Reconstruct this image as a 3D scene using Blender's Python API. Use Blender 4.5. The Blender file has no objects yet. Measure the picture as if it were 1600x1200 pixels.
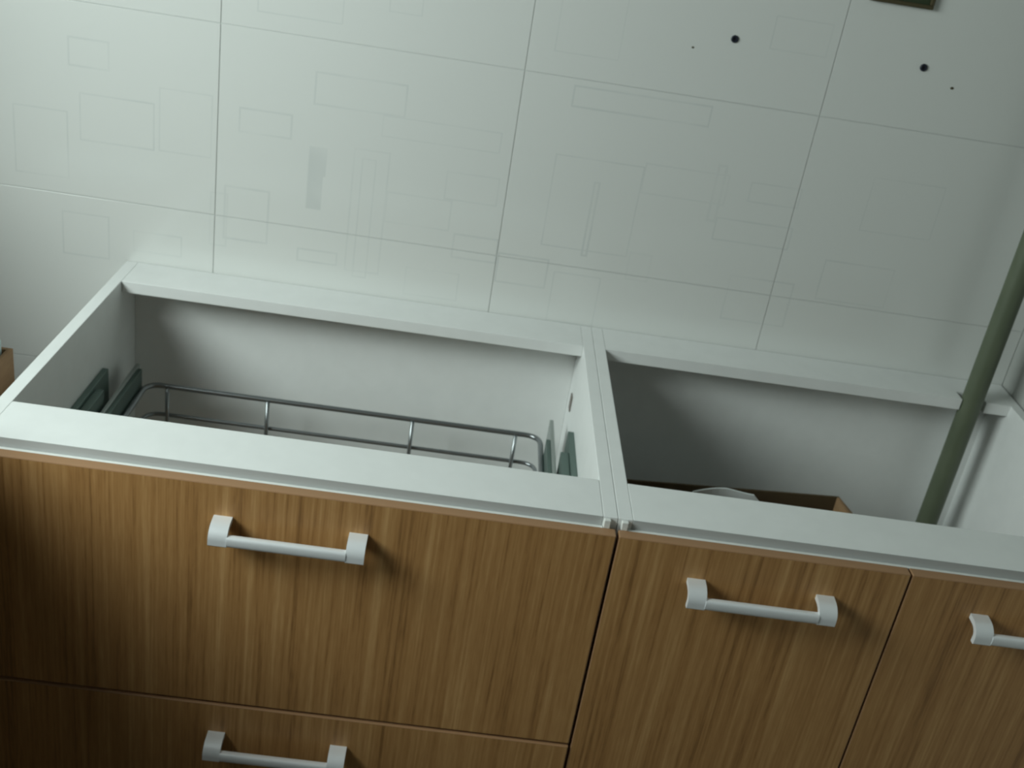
import bpy, bmesh, math, random
from mathutils import Vector, Matrix

random.seed(4)
C = bpy.context.scene
COL = C.collection
H = 0.82                      # height of the carcass tops above the floor

# ------------------------------------------------------------------ camera
cam = bpy.data.cameras.new('camera')
cam_o = bpy.data.objects.new('camera', cam)
COL.objects.link(cam_o)
cam.sensor_fit = 'HORIZONTAL'
cam.sensor_width = 36.0
cam.lens = 1721.46 / 1600 * 36
cam.clip_start = 0.02
# cheap fixed-focus phone lens: everything slightly soft
cam.dof.use_dof = True
cam.dof.focus_distance = 0.90
cam.dof.aperture_fstop = 14.0
r_ = Vector((0.98887833, 0.00858465, 0.14847878))
u_ = Vector((-0.13688329, 0.44293581, 0.88604223))
f_ = Vector((0.0581602, 0.89651223, -0.43918472))
m = Matrix((r_, u_, -f_)).transposed().to_4x4()
m.translation = Vector((0.5657, -1.76542, 0.73312 + H))
cam_o.matrix_world = m
C.camera = cam_o

# ------------------------------------------------------------------ view, world, light
C.view_settings.view_transform = 'Standard'
C.view_settings.look = 'None'
C.view_settings.gamma = 1.0
C.view_settings.use_curve_mapping = False
C.view_settings.exposure = 0.0
C.render.engine = 'CYCLES'
C.cycles.max_bounces = 8
C.cycles.diffuse_bounces = 5
C.cycles.sample_clamp_indirect = 4.0

world = bpy.data.worlds.new('overcast_sky')
C.world = world
world.use_nodes = True
wn = world.node_tree.nodes
wn['Background'].inputs[0].default_value = (0.80, 0.93, 0.96, 1)
wn['Background'].inputs[1].default_value = 1.0

# the window in the left wall: WX plane, opening in y and z
WX = -0.50
WY0, WY1 = -1.80, -0.40
WZ0, WZ1 = H + 0.30, H + 1.30
SUN = bpy.data.lights.new('window_daylight', 'AREA')
SUN.shape = 'RECTANGLE'
SUN.size = 0.92
SUN.size_y = 0.66
SUN.energy = 31.0
SUN.color = (0.94, 1.0, 0.995)
sun_o = bpy.data.objects.new('window_daylight', SUN)
COL.objects.link(sun_o)
sun_o.location = (WX - 0.29, (WY0 + WY1) / 2, H + 0.88)
# local -Z -> +X (into the room), local Y -> world Z
# tipped down: daylight falls in from the sky, not from the ground
sun_o.rotation_euler = (math.radians(90 - 20), 0, math.radians(-90 + 38))


# ------------------------------------------------------------------ helpers
def bx(bm, x0, x1, y0, y1, z0, z1, bev=0.0):
    r = bmesh.ops.create_cube(bm, size=1.0)
    vs = r['verts']
    for v in vs:
        v.co = Vector(((x0 + x1) / 2 + v.co.x * (x1 - x0), (y0 + y1) / 2 + v.co.y * (y1 - y0), (z0 + z1) / 2 + v.co.z * (z1 - z0)))
    if bev > 0:
        es = list({e for v in vs for e in v.link_edges})
        bmesh.ops.bevel(bm, geom=es, offset=bev, segments=2, affect='EDGES', profile=0.5)
    return bm


def box(x0, x1, y0, y1, z0, z1, bev=0.0):
    return bx(bmesh.new(), x0, x1, y0, y1, z0, z1, bev)


def prism(bm, pts, axis, a0, a1):
    """extrude a 2-D outline along an axis; pts are (u, v) of the two other axes in order"""
    def P(u, v, a):
        return {'x': (a, u, v), 'y': (u, a, v), 'z': (u, v, a)}[axis]
    lo = [bm.verts.new(P(u, v, a0)) for u, v in pts]
    hi = [bm.verts.new(P(u, v, a1)) for u, v in pts]
    n = len(pts)
    bm.faces.new(lo)
    bm.faces.new(hi[::-1])
    for i in range(n):
        bm.faces.new((lo[i], hi[i], hi[(i + 1) % n], lo[(i + 1) % n]))
    bmesh.ops.recalc_face_normals(bm, faces=bm.faces[:])
    return bm


def tube(bm, path, r, seg=10, closed=False):
    path = [Vector(p) for p in path]
    n = len(path)
    rings = []
    nrm = None
    for i, p in enumerate(path):
        if closed:
            t = (path[(i + 1) % n] - path[i - 1]).normalized()
        else:
            t = (path[min(i + 1, n - 1)] - path[max(i - 1, 0)]).normalized()
        if nrm is None:
            nrm = t.orthogonal().normalized()
        nrm = (nrm - t * nrm.dot(t)).normalized()
        b = t.cross(nrm)
        rings.append([bm.verts.new(p + r * (math.cos(2 * math.pi * k / seg) * nrm + math.sin(2 * math.pi * k / seg) * b)) for k in range(seg)])
    for i in range(n if closed else n - 1):
        a, c = rings[i], rings[(i + 1) % n]
        off = 0
        if closed and i == n - 1:
            off = min(range(seg), key=lambda k: (a[0].co - c[k].co).length)
        for k in range(seg):
            bm.faces.new((a[k], a[(k + 1) % seg], c[(k + 1 + off) % seg], c[(k + off) % seg]))
    if not closed:
        bm.faces.new(rings[0][::-1])
        bm.faces.new(rings[-1])
    bmesh.ops.recalc_face_normals(bm, faces=bm.faces[:])
    return bm


def rounded(pts, r, n=5):
    """round the inner corners of an open polyline"""
    pts = [Vector(p) for p in pts]
    out = [pts[0]]
    for a, b, c in zip(pts, pts[1:], pts[2:]):
        p = b + (a - b).normalized() * r
        q = b + (c - b).normalized() * r
        for k in range(n + 1):
            t = k / n
            out.append((1 - t) ** 2 * p + 2 * t * (1 - t) * b + t * t * q)
    out.append(pts[-1])
    return out


def obj(name, bm, mat, parent=None, smooth=False, loc=None):
    me = bpy.data.meshes.new(name)
    bm.to_mesh(me)
    bm.free()
    me.materials.append(mat)
    if smooth:
        for p in me.polygons:
            p.use_smooth = True
    o = bpy.data.objects.new(name, me)
    COL.objects.link(o)
    if parent:
        o.parent = parent
        o.matrix_parent_inverse = Matrix.Identity(4)
        # shapes are given in world coordinates unless loc is set
        base = world_loc(parent)
        if loc is None:
            me.transform(Matrix.Translation(-base))
        else:
            o.location = Vector(loc) - base
    elif loc is not None:
        o.location = loc
    return o


def world_loc(o):
    v = Vector((0, 0, 0))
    while o:
        v += o.location
        o = o.parent
    return v


def copy_obj(src, parent, loc=None, name=None):
    o = src.copy()
    COL.objects.link(o)
    o.parent = parent
    o.matrix_parent_inverse = Matrix.Identity(4)
    if loc is not None:
        o.location = Vector(loc) - world_loc(parent)
    return o


def copy_tree(src, parent, shift):
    """copy a part and its own children, moved by shift"""
    o = src.copy()
    COL.objects.link(o)
    o.parent = parent
    o.location = src.location + Vector(shift)
    for ch in list(src.children):
        copy_tree(ch, o, (0, 0, 0))
    return o


def thing(name, label, cat, loc=(0, 0, 0), group=None):
    o = bpy.data.objects.new(name, None)
    COL.objects.link(o)
    o.location = loc
    o.empty_display_size = 0.1
    tag(o, label, cat, group)
    return o


def tag(o, label, cat, group=None):
    o['label'] = label
    o['category'] = cat
    if group:
        o['group'] = group
    return o


def structure(o):
    o['kind'] = 'structure'
    return o


# ------------------------------------------------------------------ materials
def mat(name, col, rough=0.5, metal=0.0, spec=0.5):
    m = bpy.data.materials.new(name)
    m.use_nodes = True
    b = m.node_tree.nodes['Principled BSDF']
    b.inputs['Base Color'].default_value = (*col, 1)
    b.inputs['Roughness'].default_value = rough
    b.inputs['Metallic'].default_value = metal
    b.inputs['Specular IOR Level'].default_value = spec
    return m


def add_noise_tint(m, col_a, col_b, scale, detail=3.0, stretch=(1, 1, 1), bump=0.0):
    nt = m.node_tree
    b = nt.nodes['Principled BSDF']
    tc = nt.nodes.new('ShaderNodeNewGeometry')
    mp = nt.nodes.new('ShaderNodeMapping')
    mp.inputs['Scale'].default_value = stretch
    no = nt.nodes.new('ShaderNodeTexNoise')
    no.inputs['Scale'].default_value = scale
    no.inputs['Detail'].default_value = detail
    ra = nt.nodes.new('ShaderNodeValToRGB')
    ra.color_ramp.elements[0].position = 0.3
    ra.color_ramp.elements[1].position = 0.7
    ra.color_ramp.elements[0].color = (*col_a, 1)
    ra.color_ramp.elements[1].color = (*col_b, 1)
    nt.links.new(tc.outputs['Position'], mp.inputs['Vector'])
    nt.links.new(mp.outputs['Vector'], no.inputs['Vector'])
    nt.links.new(no.outputs['Fac'], ra.inputs['Fac'])
    nt.links.new(ra.outputs['Color'], b.inputs['Base Color'])
    if bump:
        bp = nt.nodes.new('ShaderNodeBump')
        bp.inputs['Strength'].default_value = bump
        bp.inputs['Distance'].default_value = 0.001
        nt.links.new(no.outputs['Fac'], bp.inputs['Height'])
        nt.links.new(bp.outputs['Normal'], b.inputs['Normal'])
    return m


def wood_mat():
    """walnut-look laminate: fine vertical stripes"""
    m = mat('wood_laminate', (0.3, 0.17, 0.08), 0.42)
    nt = m.node_tree
    N, L = nt.nodes, nt.links
    b = N['Principled BSDF']
    g = N.new('ShaderNodeNewGeometry')

    def noise(sx, sz, scale, detail, rough=0.5):
        mp = N.new('ShaderNodeMapping')
        mp.inputs['Scale'].default_value = (sx, sx, sz)
        L.new(g.outputs['Position'], mp.inputs['Vector'])
        n = N.new('ShaderNodeTexNoise')
        n.inputs['Scale'].default_value = scale
        n.inputs['Detail'].default_value = detail
        n.inputs['Roughness'].default_value = rough
        L.new(mp.outputs['Vector'], n.inputs['Vector'])
        return n
    broad = noise(1.0, 0.03, 38, 2.0)
    fine = noise(1.0, 0.015, 170, 3.0, 0.6)
    fleck = noise(1.0, 0.10, 320, 2.0)
    mx = N.new('ShaderNodeMath'); mx.operation = 'MULTIPLY_ADD'
    L.new(fine.outputs['Fac'], mx.inputs[0]); mx.inputs[1].default_value = 0.75
    m2 = N.new('ShaderNodeMath'); m2.operation = 'MULTIPLY_ADD'
    L.new(broad.outputs['Fac'], m2.inputs[0]); m2.inputs[1].default_value = 0.5
    m3 = N.new('ShaderNodeMath'); m3.operation = 'MULTIPLY'
    L.new(fleck.outputs['Fac'], m3.inputs[0]); m3.inputs[1].default_value = 0.25
    L.new(m3.outputs[0], m2.inputs[2])
    L.new(m2.outputs[0], mx.inputs[2])
    ra = N.new('ShaderNodeValToRGB')
    cr = ra.color_ramp
    cr.elements[0].position = 0.54; cr.elements[0].color = (*WOOD[0], 1)
    cr.elements[1].position = 0.98; cr.elements[1].color = (*WOOD[3], 1)
    e = cr.elements.new(0.68); e.color = (*WOOD[1], 1)
    e = cr.elements.new(0.80); e.color = (*WOOD[2], 1)
    L.new(mx.outputs[0], ra.inputs['Fac'])
    L.new(ra.outputs['Color'], b.inputs['Base Color'])
    return m


WOOD = [(0.28, 0.138, 0.046), (0.435, 0.222, 0.078), (0.50, 0.268, 0.100), (0.62, 0.36, 0.150)]
M_wood = wood_mat()
M_edge = mat('wood_edge_band', (0.36, 0.20, 0.10), 0.45)
M_white = mat('white_melamine', (0.76, 0.78, 0.76), 0.45)
add_noise_tint(M_white, (0.79, 0.805, 0.795), (0.82, 0.835, 0.825), 30, 3)
M_edge_shade = mat('board_edge_shade', (0.52, 0.54, 0.54), 0.8)
M_lip = mat('white_plastic_strip', (0.80, 0.81, 0.78), 0.4)
M_fit = mat('beige_cam_fitting', (0.22, 0.19, 0.17), 0.6)
M_alu = mat('satin_aluminium', (0.86, 0.88, 0.90), 0.33, 0.20)
M_wire = mat('chrome_wire', (0.30, 0.32, 0.33), 0.28, 0.85)
M_zinc = mat('zinc_slide', (0.13, 0.185, 0.165), 0.42, 0.5)
M_zinc_light = mat('bright_slide_steel', (0.42, 0.46, 0.44), 0.4, 0.6)
M_pipe = mat('grey_pipe', (0.115, 0.135, 0.095), 0.5)
add_noise_tint(M_pipe, (0.095, 0.117, 0.073), (0.122, 0.144, 0.093), 12, 3)
M_card = mat('cardboard', (0.33, 0.20, 0.10), 0.85)
add_noise_tint(M_card, (0.29, 0.17, 0.085), (0.35, 0.215, 0.11), 25, 4, (1, 1, 4), 0.1)
M_card_shaded = mat('shaded_cardboard', (0.085, 0.058, 0.028), 0.85)  # cardboard with the shadow inside the box put into its colour
add_noise_tint(M_card_shaded, (0.075, 0.05, 0.022), (0.095, 0.066, 0.032), 25, 4)
M_paper = mat('white_paper', (0.72, 0.76, 0.76), 0.7)
M_foam = mat('pale_foam', (0.66, 0.80, 0.80), 0.8)
M_hole = mat('black_hole', (0.006, 0.007, 0.012), 0.7)
M_plug = mat('dark_blue_plug', (0.012, 0.015, 0.028), 0.5)
M_socket = mat('dark_green_box', (0.030, 0.045, 0.018), 0.7)
M_socket_rim = mat('rust_brown_rim', (0.065, 0.052, 0.022), 0.7)
M_grout = mat('grey_grout', (0.62, 0.635, 0.62), 0.9)
M_plaster = mat('white_plaster', (0.55, 0.56, 0.53), 0.9)
add_noise_tint(M_plaster, (0.38, 0.39, 0.37), (0.42, 0.43, 0.41), 9, 4)
M_plaster_raw = mat('raw_grey_plaster', (0.22, 0.22, 0.20), 0.95)
add_noise_tint(M_plaster_raw, (0.15, 0.15, 0.14), (0.20, 0.20, 0.185), 7, 5)
M_ceiling = mat('ceiling_paint', (0.24, 0.24, 0.225), 0.9)
M_floor = mat('floor_screed', (0.16, 0.14, 0.12), 0.8)
add_noise_tint(M_floor, (0.13, 0.115, 0.095), (0.19, 0.17, 0.145), 6, 6)
M_frame = mat('window_frame_white', (0.75, 0.76, 0.74), 0.4)


def glass_mat():
    m = bpy.data.materials.new('window_glass')
    m.use_nodes = True
    nt = m.node_tree
    nt.nodes.clear()
    out = nt.nodes.new('ShaderNodeOutputMaterial')
    t = nt.nodes.new('ShaderNodeBsdfTransparent')
    t.inputs['Color'].default_value = (0.95, 0.98, 0.96, 1)
    g = nt.nodes.new('ShaderNodeBsdfGlossy')
    g.inputs['Roughness'].default_value = 0.02
    mx = nt.nodes.new('ShaderNodeMixShader')
    mx.inputs[0].default_value = 0.06
    nt.links.new(t.outputs[0], mx.inputs[1])
    nt.links.new(g.outputs[0], mx.inputs[2])
    nt.links.new(mx.outputs[0], out.inputs[0])
    return m


M_glass = glass_mat()

# printed outline rectangles on the tiles: x0, z0, x1, z1 on the wall (z above the carcass top), line width
PRINT = [
    (0.296, 0.312, 0.440, 0.362, .0028), (0.179, 0.250, 0.262, 0.288, .0028),
    (0.366, 0.040, 0.423, 0.250, .0026), (0.380, 0.030, 0.402, 0.235, .0022), (0.160, 0.066, 0.232, 0.156, .0030),
    (0.137, 0.051, 0.164, 0.142, .0026), (-0.090, 0.315, -0.028, 0.358, .0028), (0.701, 0.370, 0.922, 0.402, .0026),
    (0.955, 0.218, 0.968, 0.312, .0040), (1.018, 0.050, 1.128, 0.129, .0028), (0.285, 0.045, 0.351, 0.066, .0028),
    (0.425, 0.135, 0.532, 0.186, .0024), (0.543, 0.090, 0.618, 0.131, .0030), (0.760, 0.126, 0.768, 0.253, .0032),
    (0.841, 0.096, 0.878, 0.143, .0030), (0.519, 0.189, 0.605, 0.235, .0024), (-0.074, 0.198, 0.043, 0.273, .0022),
    (1.014, 0.260, 1.098, 0.292, .0024), (0.989, 0.503, 1.078, 0.552, .0020), (0.622, 0.058, 0.707, 0.109, .0026),
    (0.407, 0.277, 0.598, 0.310, .0020), (-0.107, -0.002, -0.031, 0.072, .0024), (0.971, 0.188, 1.100, 0.225, .0022),
    (0.837, 0.248, 0.976, 0.297, .0024), (0.052, 0.199, 0.135, 0.300, .0020), (0.690, 0.135, 0.835, 0.290, .0018),
    (0.470, 0.012, 0.560, 0.060, .0024), (0.720, 0.000, 0.800, 0.090, .0022), (1.170, 0.110, 1.290, 0.180, .0022),
    (1.210, 0.240, 1.330, 0.330, .0020), (0.010, 0.020, 0.090, 0.055, .0024), (-0.180, 0.130, -0.095, 0.240, .0022),
    (0.660, 0.450, 0.760, 0.560, .0018), (0.200, 0.440, 0.330, 0.500, .0018), (0.400, 0.470, 0.450, 0.600, .0018),
]
FILL = [(0.293, 0.138, 0.318, 0.243), (0.300, 0.195, 0.322, 0.243)]


def tile_mat():
    m = mat('white_wall_tile', (0.70, 0.712, 0.69), 0.17)
    nt = m.node_tree
    N, L = nt.nodes, nt.links
    b = N['Principled BSDF']
    g = N.new('ShaderNodeNewGeometry')
    acc = None

    def absd(cx, cz, hx, hz):
        s = N.new('ShaderNodeVectorMath'); s.operation = 'SUBTRACT'
        L.new(g.outputs['Position'], s.inputs[0]); s.inputs[1].default_value = (cx, 0, cz)
        a = N.new('ShaderNodeVectorMath'); a.operation = 'ABSOLUTE'
        L.new(s.outputs[0], a.inputs[0])
        d = N.new('ShaderNodeVectorMath'); d.operation = 'SUBTRACT'
        L.new(a.outputs[0], d.inputs[0]); d.inputs[1].default_value = (hx, 0, hz)
        sp = N.new('ShaderNodeSeparateXYZ')
        L.new(d.outputs[0], sp.inputs[0])
        mxn = N.new('ShaderNodeMath'); mxn.operation = 'MAXIMUM'
        L.new(sp.outputs[0], mxn.inputs[0]); L.new(sp.outputs[2], mxn.inputs[1])
        return mxn

    def join(a, n, gain=1.0):
        if gain != 1.0:
            q = N.new('ShaderNodeMath'); q.operation = 'MULTIPLY'
            L.new(n.outputs[0], q.inputs[0]); q.inputs[1].default_value = gain
            n = q
        if a is None:
            return n
        k = N.new('ShaderNodeMath'); k.operation = 'MAXIMUM'
        L.new(a.outputs[0], k.inputs[0]); L.new(n.outputs[0], k.inputs[1])
        return k
    for i, (x0, z0, x1, z1, w) in enumerate(PRINT):
        d = absd((x0 + x1) / 2, H + (z0 + z1) / 2, abs(x1 - x0) / 2, abs(z1 - z0) / 2)
        c = N.new('ShaderNodeMath'); c.operation = 'COMPARE'
        L.new(d.outputs[0], c.inputs[0]); c.inputs[1].default_value = 0.0; c.inputs[2].default_value = w * 0.55
        acc = join(acc, c, (0.75, 1.0, 0.6)[i % 3])
    for x0, z0, x1, z1 in FILL:
        d = absd((x0 + x1) / 2, H + (z0 + z1) / 2, abs(x1 - x0) / 2, abs(z1 - z0) / 2)
        c = N.new('ShaderNodeMath'); c.operation = 'LESS_THAN'
        L.new(d.outputs[0], c.inputs[0]); c.inputs[1].default_value = 0.0
        acc = join(acc, c, 0.9)
    # print is worn and uneven
    no = N.new('ShaderNodeTexNoise'); no.inputs['Scale'].default_value = 9; no.inputs['Detail'].default_value = 2
    L.new(g.outputs['Position'], no.inputs['Vector'])
    mr = N.new('ShaderNodeMapRange')
    mr.inputs[1].default_value = 0.32; mr.inputs[2].default_value = 0.62; mr.inputs[3].default_value = 0.15; mr.inputs[4].default_value = 1.0
    L.new(no.outputs['Fac'], mr.inputs[0])
    mu = N.new('ShaderNodeMath'); mu.operation = 'MULTIPLY'
    L.new(acc.outputs[0], mu.inputs[0]); L.new(mr.outputs[0], mu.inputs[1])
    mix = N.new('ShaderNodeMix'); mix.data_type = 'RGBA'
    mix.inputs[6].default_value = (0.70, 0.712, 0.69, 1)
    mix.inputs[7].default_value = (0.61, 0.63, 0.615, 1)
    L.new(mu.outputs[0], mix.inputs[0])
    L.new(mix.outputs[2], b.inputs['Base Color'])
    return m


M_tile = tile_mat()

# ------------------------------------------------------------------ the room
RX = 1.5445          # right wall face
LX = WX             # left wall face
FY = -4.2           # front wall, behind the camera
CZ = 2.75
structure(obj('floor', box(LX - 0.25, RX + 0.2, FY - 0.2, 0.2, -0.12, 0.0), M_floor))
structure(obj('ceiling', box(LX - 0.25, RX + 0.2, FY - 0.2, 0.2, CZ, CZ + 0.12), M_ceiling))
wall_back = structure(obj('wall_back', box(LX - 0.25, RX + 0.2, 0.0012, 0.2, 0.0, CZ), M_grout))
structure(obj('wall_right', box(RX, RX + 0.2, FY, 0.0012, 0, CZ), M_plaster))
structure(obj('wall_front', box(LX - 0.25, RX + 0.2, FY - 0.2, FY, 0, CZ), M_plaster_raw))
wl = bmesh.new()
bx(wl, LX - 0.25, LX, FY, WY0, 0, CZ)
bx(wl, LX - 0.25, LX, WY1, 0.0012, 0, CZ)
bx(wl, LX - 0.25, LX, WY0, WY1, 0, WZ0)
bx(wl, LX - 0.25, LX, WY0, WY1, WZ1, CZ)
structure(obj('wall_left', wl, M_plaster))
# window in the left wall
win = structure(thing('window_1', '', 'x'))
del win['label'], win['category']
win.location = (LX - 0.1, (WY0 + WY1) / 2, WZ0)
fr = bmesh.new()
t = 0.045
for y0, y1, z0, z1 in ((WY0, WY0 + t, WZ0, WZ1), (WY1 - t, WY1, WZ0, WZ1), (WY0 + t, WY1 - t, WZ0, WZ0 + t), (WY0 + t, WY1 - t, WZ1 - t, WZ1)):
    bx(fr, LX - 0.05, LX - 0.005, y0, y1, z0, z1, 0.004)
obj('window_frame', fr, M_frame, win)
obj('pane', box(LX - 0.031, LX - 0.025, WY0 + t, WY1 - t, WZ0 + t, WZ1 - t), M_glass, win)
obj('window_sill', box(LX + 0.0005, LX + 0.06, WY0 - 0.04, WY1 + 0.04, WZ0 - 0.03, WZ0 - 0.002, 0.004), M_frame, win)

# wall tiles: 475 x 310 mm, 2 mm joints, slightly uneven
TX0, TW, TZ0, TH = 0.1445, 0.4745, H + 0.413, 0.310
xs = [TX0 + TW * k for k in range(-3, 5)]
zs = [TZ0 + TH * k for k in range(-5, 7)]
proto = {}
J = 0.00065
JX = 0.00045
for a in xs:
    for c in zs:
        x0, x1 = max(a + JX, LX + 0.002), min(a + TW - JX, RX - 0.002)
        z0, z1 = max(c + J, 0.002), min(c + TH - J, CZ - 0.002)
        if x1 - x0 < 0.02 or z1 - z0 < 0.02:
            continue
        key = (round(x1 - x0, 4), round(z1 - z0, 4))
        loc = (x0, 0.0010 + random.uniform(-.0002, .0002), z0)
        if key not in proto:
            bm = box(0, x1 - x0, -0.0010, 0.0, 0, z1 - z0, 0.0005)
            o = obj('tile', bm, M_tile, wall_back, loc=loc)
            proto[key] = o
        else:
            copy_obj(proto[key], wall_back, loc)

# ------------------------------------------------------------------ base cabinets
D = 0.605           # carcass depth
T = 0.0185          # board thickness
RB, RF = 0.0895, 0.088
DZ = 0.0128         # fronts start this far below the carcass top
YD0, YD1 = -D - 0.022, -D - 0.0055     # front slab (front face, back face)
BY = -0.020         # face of the back panel
PL = 0.10           # plinth height
GAP = 0.0016        # carcass to wall tiles


def carcass(root, x0, x1, notch=None):
    yb = -GAP
    obj('side_panel', box(x0, x0 + T, -D, yb, PL, H, 0.0007), M_white, root)
    obj('side_panel', box(x1 - T, x1, -D, yb, PL, H, 0.0007), M_white, root)
    a, b = x0 + T + 0.0003, x1 - T - 0.0003
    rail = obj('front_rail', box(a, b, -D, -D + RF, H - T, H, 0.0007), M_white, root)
    rail.data.materials.append(M_edge_shade)            # shade of the groove painted grey on the white front edge
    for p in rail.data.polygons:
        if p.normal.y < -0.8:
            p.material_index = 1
    if notch:
        n0, n1, nd = notch
        pts = [(a, yb), (b, yb), (b, -RB), (n1, -RB), (n1, nd), (n0, nd), (n0, -RB), (a, -RB)]
        bm = prism(bmesh.new(), [(u, v) for u, v in pts], 'z', H - T - 0.001, H)
        obj('rear_rail', bm, M_white, root)
    else:
        obj('rear_rail', box(a, b, -RB, yb, H - T - 0.001, H, 0.0007), M_white, root)
    obj('back_panel', box(a, b, BY, BY + 0.008, PL + T, H - T - 0.0015), M_white, root)
    obj('bottom_panel', box(a, b, -D, yb, PL, PL + T - 0.0003, 0.0007), M_white, root)
    obj('plinth', box(x0, x1, -D + 0.05, -D + 0.066, 0.001, PL - 0.001), M_wood, root)


def seal(root, x0, x1, stops):
    """white plastic strip between carcass and fronts, with a small raised end stop"""
    obj('seal_strip', box(x0, x1, -D - 0.0053, -D - 0.0002, H - DZ - 0.030, H - DZ - 0.0006, 0.0006), M_lip, root)
    for s in stops:
        obj('end_stop', box(s, s + 0.0085, -D - 0.0068, -D - 0.0002, H - DZ - 0.0004, H - 0.0012, 0.001), M_lip, root)


HL = 0.190


def handle_mesh():
    """bow handle, 190 mm long; origin at the top left where it meets the front; -y is out, legs curve down into the bar"""
    bm = bmesh.new()
    outer = [(0, 0)]
    inner = [(0, -0.0070)]
    n = 9
    for k in range(n + 1):                       # quarter sweep from straight out to straight down
        a = math.pi / 2 * k / n
        outer.append((-0.0085 - 0.0215 * math.sin(a), -0.0175 + 0.0170 * math.cos(a)))
        inner.append((-0.0085 - 0.0140 * math.sin(a), -0.0175 + 0.0100 * math.cos(a)))
    outer += [(-0.0300, -0.0245), (-0.0288, -0.0260)]
    inner += [(-0.0222, -0.0245), (-0.0234, -0.0260)]
    LW = 0.0230
    for x0 in (0, HL - LW):
        prism(bm, outer + inner[::-1], 'x', x0, x0 + LW)
    bar = []
    for k in range(20):
        a = 2 * math.pi * k / 20
        cy, cz = math.cos(a), math.sin(a)
        sy = math.copysign(abs(cy) ** 0.7, cy)
        sz = math.copysign(abs(cz) ** 0.7, cz)
        bar.append((-0.0252 + 0.0056 * sy, -0.0182 + 0.0075 * sz))
    prism(bm, bar, 'x', LW - 0.0005, HL - LW + 0.0005)
    bmesh.ops.recalc_face_normals(bm, faces=bm.faces[:])
    for f in bm.faces:
        f.smooth = abs(f.normal.x) < 0.5
    for e in bm.edges:
        if e.calc_face_angle(0) > 0.6:
            e.smooth = False
    return bm


def front(root, name, x0, x1, z0, z1, proud=0.0):
    bm = bmesh.new()
    bx(bm, x0, x1, YD0 - proud, YD1 - proud, z0, z1, 0.0014)
    f = obj(name, bm, M_wood, root, loc=None)
    me = f.data
    me.materials.append(M_edge)
    for p in me.polygons:
        if p.normal.z > 0.3 or abs(p.normal.x) > 0.3:
            p.material_index = 1
    return f


def put_handle(f, x, ztop, src=None, proud=0.0):
    loc = (x, YD0 - proud, ztop)
    if src is None:
        h = obj('handle', handle_mesh(), M_alu, f, loc=loc)
    else:
        h = src.copy()
        COL.objects.link(h)
        h.parent = f
        h.location = Vector(loc) - world_loc(f)
    return h


X1, X2 = 0.80, 1.5405
drawer_cab = thing('drawer_cabinet', 'open-topped white base cabinet with wood-look drawers and wire basket, left of the pair', 'cabinet', (0.4, -0.3, 0), None)
carcass(drawer_cab, 0.0, X1)
seal(drawer_cab, 0.001, X1 - 0.0175, (X1 - 0.0175,))
ZT = H - DZ
d1 = front(drawer_cab, 'drawer_front', 0.0015, X1 - 0.0015, ZT - 0.3452, ZT)
d2 = front(drawer_cab, 'drawer_front', 0.0015, X1 - 0.0015, PL + 0.002, ZT - 0.3490, 0.0020)
H0 = put_handle(d1, 0.3045, ZT - 0.0445)
put_handle(d2, 0.3075, ZT - 0.3482 - 0.0480, H0, 0.0020)

sink_cab = thing('sink_cabinet', 'open-topped white base cabinet with two wood-look doors, right of the pair, against the pipe', 'cabinet', (1.175, -0.3, 0), None)
carcass(sink_cab, X1 + 0.0006, X2, notch=(1.4365, 1.4795, -0.060))
seal(sink_cab, X1 + 0.0125, X2 - 0.001, (X1 + 0.0050,))
XM = 1.1765
e1 = front(sink_cab, 'door', X1 + 0.0020, XM - 0.0012, PL + 0.002, ZT)
e2 = front(sink_cab, 'door', XM + 0.0012, X2 - 0.001, PL + 0.002, ZT)
put_handle(e1, 0.8985, ZT - 0.0470, H0)
put_handle(e2, 1.268, ZT - 0.0455, H0)
# shelf inside the right cabinet, out of sight below the front rail
ZS = H - 0.365
obj('shelf', box(X1 + T + 0.002, X2 - T - 0.002, -0.50, -0.115, ZS - T, ZS, 0.0007), M_white, sink_cab)

# fittings in the left cabinet: the slides on both side panels
def slide(sign):
    wall = T if sign < 0 else X1 - T          # inner face of the panel
    s = 1 if sign < 0 else -1                 # towards the middle of the cabinet

    def b(a0, a1, y0, y1, z0, z1, bev=0.001):
        p, q = sorted((wall + s * a0, wall + s * a1))
        return box(p, q, y0, y1, H + z0, H + z1, bev)
    rail = obj('slide_rail', b(0.0003, 0.010, -0.57, -0.185, -0.190, -0.112), M_zinc, drawer_cab)
    obj('bracket', b(0.0102, 0.023, -0.565, -0.245, -0.190, -0.118), M_zinc, rail)
    run = obj('slide_runner', b(0.0270, 0.0335, -0.57, -0.100, -0.190, -0.140), M_zinc_light, drawer_cab)
    obj('runner_carriage', b(0.0337, 0.0405, -0.57, -0.112 if sign < 0 else -0.165, -0.196, -0.143), M_zinc, run)
    obj('runner_flange', b(0.0232, 0.0268, -0.56, -0.26, -0.185, -0.150), M_zinc, run)


slide(-1)
slide(1)
obj('cam_fitting', box(X1 - T - 0.0025, X1 - T - 0.0001, -0.086, -0.068, H - 0.128, H - 0.099, 0.001), M_fit, drawer_cab)

# pull-out wire basket: part of the left cabinet
bk = thing('wire_basket', '', '')
del bk['label'], bk['category']
bk.parent = drawer_cab
bk.location = Vector((0.4, -0.33, H - 0.3)) - drawer_cab.location
bx0, bx1, by0, by1 = 0.0640, 0.7370, -0.575, -0.100
zt, zm, zb = H - 0.176, H - 0.231, H - 0.315


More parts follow.
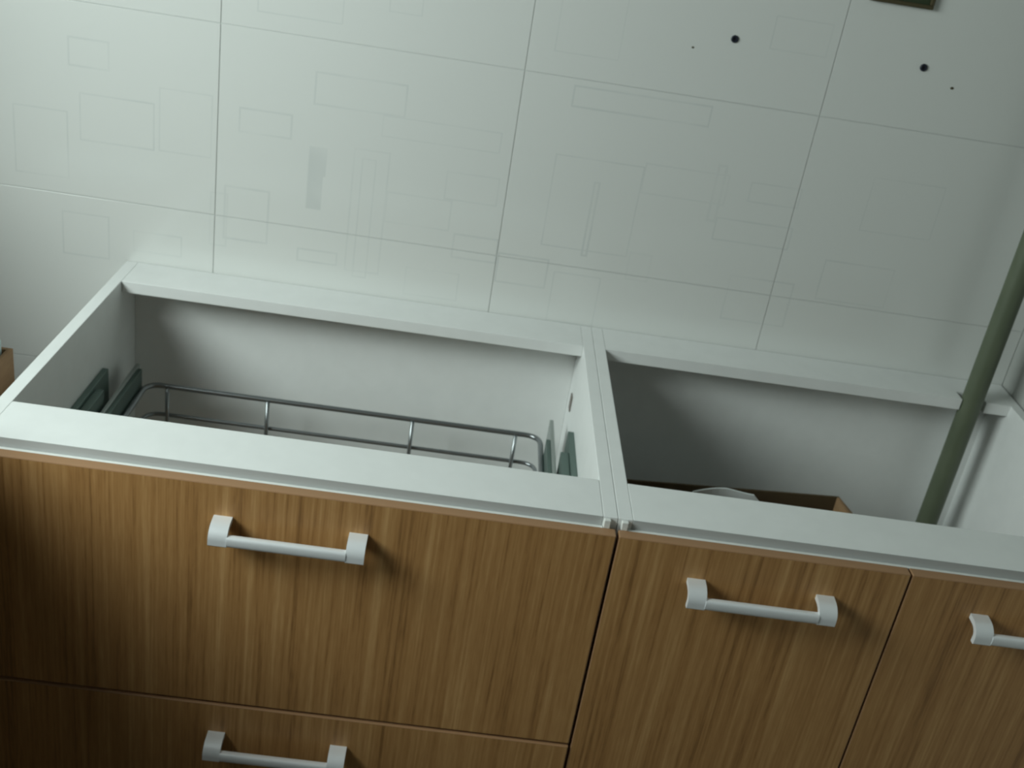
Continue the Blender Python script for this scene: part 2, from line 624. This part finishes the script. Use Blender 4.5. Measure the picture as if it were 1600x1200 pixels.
def loop(z, r, name, ins=0.0):
    pts = [(bx0 + ins, by0, z), (bx0 + ins, by1 - ins, z), (bx1 - ins, by1 - ins, z), (bx1 - ins, by0, z)]
    return obj(name, tube(bmesh.new(), rounded(pts, 0.028, 6), r, 10), M_wire, bk, True)


loop(zt, 0.0046, 'top_wire')
loop(zm, 0.0036, 'middle_wire')
loop(zb, 0.0030, 'bottom_wire')
up = None
spots = [(x, by1 - 0.0078) for x in (0.100, 0.269, 0.516, 0.694)]
for y in (-0.22, -0.36, -0.50):
    spots += [(bx0 + 0.0078, y), (bx1 - 0.0078, y)]
for x, y in spots:
    if up is None:
        up = obj('upright_wire', tube(bmesh.new(), [(0, 0, 0), (0, 0, zt - zb)], 0.0033, 8), M_wire, bk, True, loc=(x, y, zb))
    else:
        copy_obj(up, bk, (x, y, zb))
fl = None
for k in range(22):
    x = bx0 + 0.03 + k * (bx1 - bx0 - 0.06) / 21
    if fl is None:
        fl = obj('floor_wire', tube(bmesh.new(), [(0, by0, 0), (0, by1, 0)], 0.0022, 6), M_wire, bk, True, loc=(x, 0, zb - 0.005))
    else:
        copy_obj(fl, bk, (x, 0, zb - 0.005))

# ------------------------------------------------------------------ pipe at the right
pz0, pz1 = PL + T + 0.001, CZ - 0.001
pipe = thing('riser_pipe', 'dark grey-green vertical pipe rising through the back of the right-hand cabinet', 'pipe', (1.4560, -0.0850, pz0))
bm = tube(bmesh.new(), [(1.4560, -0.0850, pz0 + (pz1 - pz0) * k / 12) for k in range(13)], 0.0178, 28)
obj('pipe_body', bm, M_pipe, pipe, True)
cl = bmesh.new()
tube(cl, [(1.4560, -0.0850, H + 1.1), (1.4560, -0.0850, H + 1.118)], 0.0203, 24)
bx(cl, 1.4500, 1.4620, -0.0675, -0.0012, H + 1.102, H + 1.116)
obj('pipe_clip', cl, M_zinc, pipe)

# ------------------------------------------------------------------ things in and around the cabinets
def open_box(name_root, x0, x1, y0, y1, z0, z1, t, mat_in, parent, which):
    w = bmesh.new()
    if which == 'base':
        bx(w, x0, x1, y0, y1, z0, z0 + t)
    return w


carton = thing('cardboard_box', 'open brown cardboard box standing inside the right-hand cabinet', 'box', (1.08, -0.33, ZS))
kx0, kx1, ky0, ky1, kz1 = 0.870, 1.236, -0.44, -0.198, H - 0.158
k = 0.004
kz0 = ZS + 0.0006
obj('box_base', box(kx0, kx1, ky0, ky1, kz0, kz0 + k), M_card, carton)
obj('box_wall', box(kx0, kx1, ky1 - k, ky1, kz0 + k + .0002, kz1), M_card_shaded, carton)
obj('box_wall', box(kx0, kx1, ky0, ky0 + k, kz0 + k + .0002, kz1 - 0.06), M_card, carton)
obj('box_wall', box(kx0, kx0 + k, ky0 + k, ky1 - k, kz0 + k + .0002, kz1), M_card_shaded, carton)
obj('box_wall', box(kx1 - k, kx1, ky0 + k, ky1 - k, kz0 + k + .0002, kz1), M_card, carton)
fb = bmesh.new()
prism(fb, [(kx1 + 0.0003, kz1), (kx1 + 0.034, kz1 - 0.030), (kx1 + 0.0315, kz1 - 0.033), (kx1 + 0.0003, kz1 - 0.0045)], 'y', ky0 + 0.005, ky1)
obj('box_flap', fb, M_card, carton)

carton.rotation_euler.z = 0.10
carton.location += Vector((0.014, -0.015, 0))

# folded white leaflet leaning in the box
lf = bmesh.new()
px0, px1, py = 0.967, 1.071, -0.300
pts = []
n = 10
for i in range(n + 1):
    u = i / n
    pts.append((px0 + (px1 - px0) * u, py + 0.006 * math.sin(u * 5.0)))
zbot = kz0 + k + 0.0008
rows = []
for (zz, slope) in ((zbot, 0), (zbot + 0.11, 0.004), (H - 0.1155, 0.0)):
    for off in (0.0, 0.0035):
        r0 = []
        for i, (x, y) in enumerate(pts):
            top = zz
            if zz > H - 0.2:
                top = zz - 0.012 * max(0, 1 - i / 5.0) - (0.010 if i == n else 0.0)
            r0.append(lf.verts.new((x, y + off + slope, top)))
        rows.append(r0)
F, B = rows[0::2], rows[1::2]
for a, c in ((F[0], F[1]), (F[1], F[2])):
    for i in range(n):
        lf.faces.new((a[i], a[i + 1], c[i + 1], c[i]))
for a, c in ((B[0], B[1]), (B[1], B[2])):
    for i in range(n):
        lf.faces.new((a[i + 1], a[i], c[i], c[i + 1]))
for i in range(n):
    lf.faces.new((F[2][i], F[2][i + 1], B[2][i + 1], B[2][i]))
    lf.faces.new((F[0][i + 1], F[0][i], B[0][i], B[0][i + 1]))
for e in (0, n):
    for j in (0, 1):
        lf.faces.new((F[j][e], F[j + 1][e], B[j + 1][e], B[j][e]))
bmesh.ops.recalc_face_normals(lf, faces=lf.faces[:])
tag(obj('leaflet', lf, M_paper), 'white folded paper sticking up in the cardboard box behind the front rail', 'paper')

# tall open carton between the left cabinet and the window wall
tall = thing('tall_carton', 'tall open brown cardboard carton standing on the floor at the left cabinet end', 'box', (-0.25, -0.8, 0))
cx0, cx1, cy0, cy1, cz1 = -0.42, -0.034, -1.26, -0.385, H + 0.006
k = 0.007
obj('carton_base', box(cx0, cx1, cy0, cy1, 0.0008, 0.008), M_card, tall)
for a in ((cx0, cx0 + k, cy0, cy1), (cx1 - k, cx1, cy0, cy1), (cx0 + k, cx1 - k, cy0, cy0 + k), (cx0 + k, cx1 - k, cy1 - k, cy1)):
    obj('carton_wall', box(*a, 0.0082, cz1, 0.0008), M_card, tall)
fl1 = bmesh.new()  # unseen raised flap, added to cast more shade on the left drawer fronts
prism(fl1, [(cx1 - 0.0065, cz1 + 0.0002), (cx1 - 0.0005, cz1 + 0.0002), (cx1 + 0.0065, cz1 + 0.078), (cx1 + 0.0005, cz1 + 0.078)], 'y', -1.24, -0.665)
obj('added_shade_flap', fl1, M_card, tall)
foam = bmesh.new()
bx(foam, -0.30, -0.0440, -0.47, -0.3935, 0.0086, H + 0.026, 0.006)
tag(obj('foam_block', foam, M_foam), 'pale bluish-white foam packing standing up in the tall carton at the left edge', 'packaging')

# ------------------------------------------------------------------ on the tiled wall
def plug(x, z, label):
    p = thing('wall_plug', label, 'wall plug', (x, 0, H + z), 'wall plugs above the right-hand cabinet')
    b1 = bmesh.new()
    n = 16
    outer = []
    for i in range(n):
        a = 2 * math.pi * i / n
        outer.append((math.cos(a), math.sin(a)))
    rings = []
    for r, y in ((0.0058, -0.0002), (0.0058, -0.0018), (0.0048, -0.0026), (0.0030, -0.0026), (0.0024, -0.0006)):
        rings.append([b1.verts.new((x + r * c, y, H + z + r * s)) for c, s in outer])
    for a, c in zip(rings, rings[1:]):
        for i in range(n):
            b1.faces.new((a[i], a[(i + 1) % n], c[(i + 1) % n], c[i]))
    b1.faces.new(rings[-1])
    bmesh.ops.recalc_face_normals(b1, faces=b1.faces[:])
    obj('plug_collar', b1, M_plug, p)
    b2 = bmesh.new()
    bmesh.ops.create_circle(b2, cap_ends=True, segments=12, radius=0.0023, matrix=Matrix.Translation((x, -0.0009, H + z)) @ Matrix.Rotation(math.pi / 2, 4, 'X'))
    obj('plug_hole', b2, M_hole, p)


plug(0.932, 0.509, 'dark blue-black wall plug in the tiles, the left one of the two')
plug(1.233, 0.511, 'dark blue-black wall plug in the tiles, the right one of the two')
# tiny chips in the glaze
for x, z, w in ((0.871, 0.487, 0.0022), (1.287, 0.487, 0.0030)):
    c = bmesh.new()
    bmesh.ops.create_uvsphere(c, u_segments=8, v_segments=5, radius=1.0)
    for v in c.verts:
        v.co = Vector((x + v.co.x * w, -0.0004 + v.co.y * 0.0006, H + z + v.co.z * w * 0.7))
    tag(obj('wall_speck', c, M_socket_rim), 'tiny brown speck on the tiles beside the %s wall plug' % ('left' if x < 1 else 'right'), 'speck')

# open back box at the top edge of the picture
sb = thing('wall_outlet_box', 'dark green-brown recessed outlet box high on the tiles at the top right', 'outlet box', (1.175, 0, H + 0.60))
sx0, sx1, sz0, sz1 = 1.118, 1.218, H + 0.596, H + 0.690
rim = bmesh.new()
w = 0.006
for a in ((sx0, sx1, sz0, sz0 + w), (sx0, sx1, sz1 - w, sz1), (sx0, sx0 + w, sz0 + w, sz1 - w), (sx1 - w, sx1, sz0 + w, sz1 - w)):
    bx(rim, a[0], a[1], -0.0085, -0.0008, a[2], a[3], 0.0012)
obj('box_rim', rim, M_socket_rim, sb)
obj('box_recess', box(sx0 + w, sx1 - w, -0.0035, -0.0008, sz0 + w, sz1 - w), M_socket, sb)
for x in (sx0 + 0.02, sx1 - 0.02):
    s = bmesh.new()
    bmesh.ops.create_cone(s, cap_ends=True, segments=10, radius1=0.004, radius2=0.003, depth=0.003, matrix=Matrix.Translation((x, -0.005, H + 0.643)) @ Matrix.Rotation(math.pi / 2, 4, 'X'))
    obj('screw', s, M_zinc_light, sb)
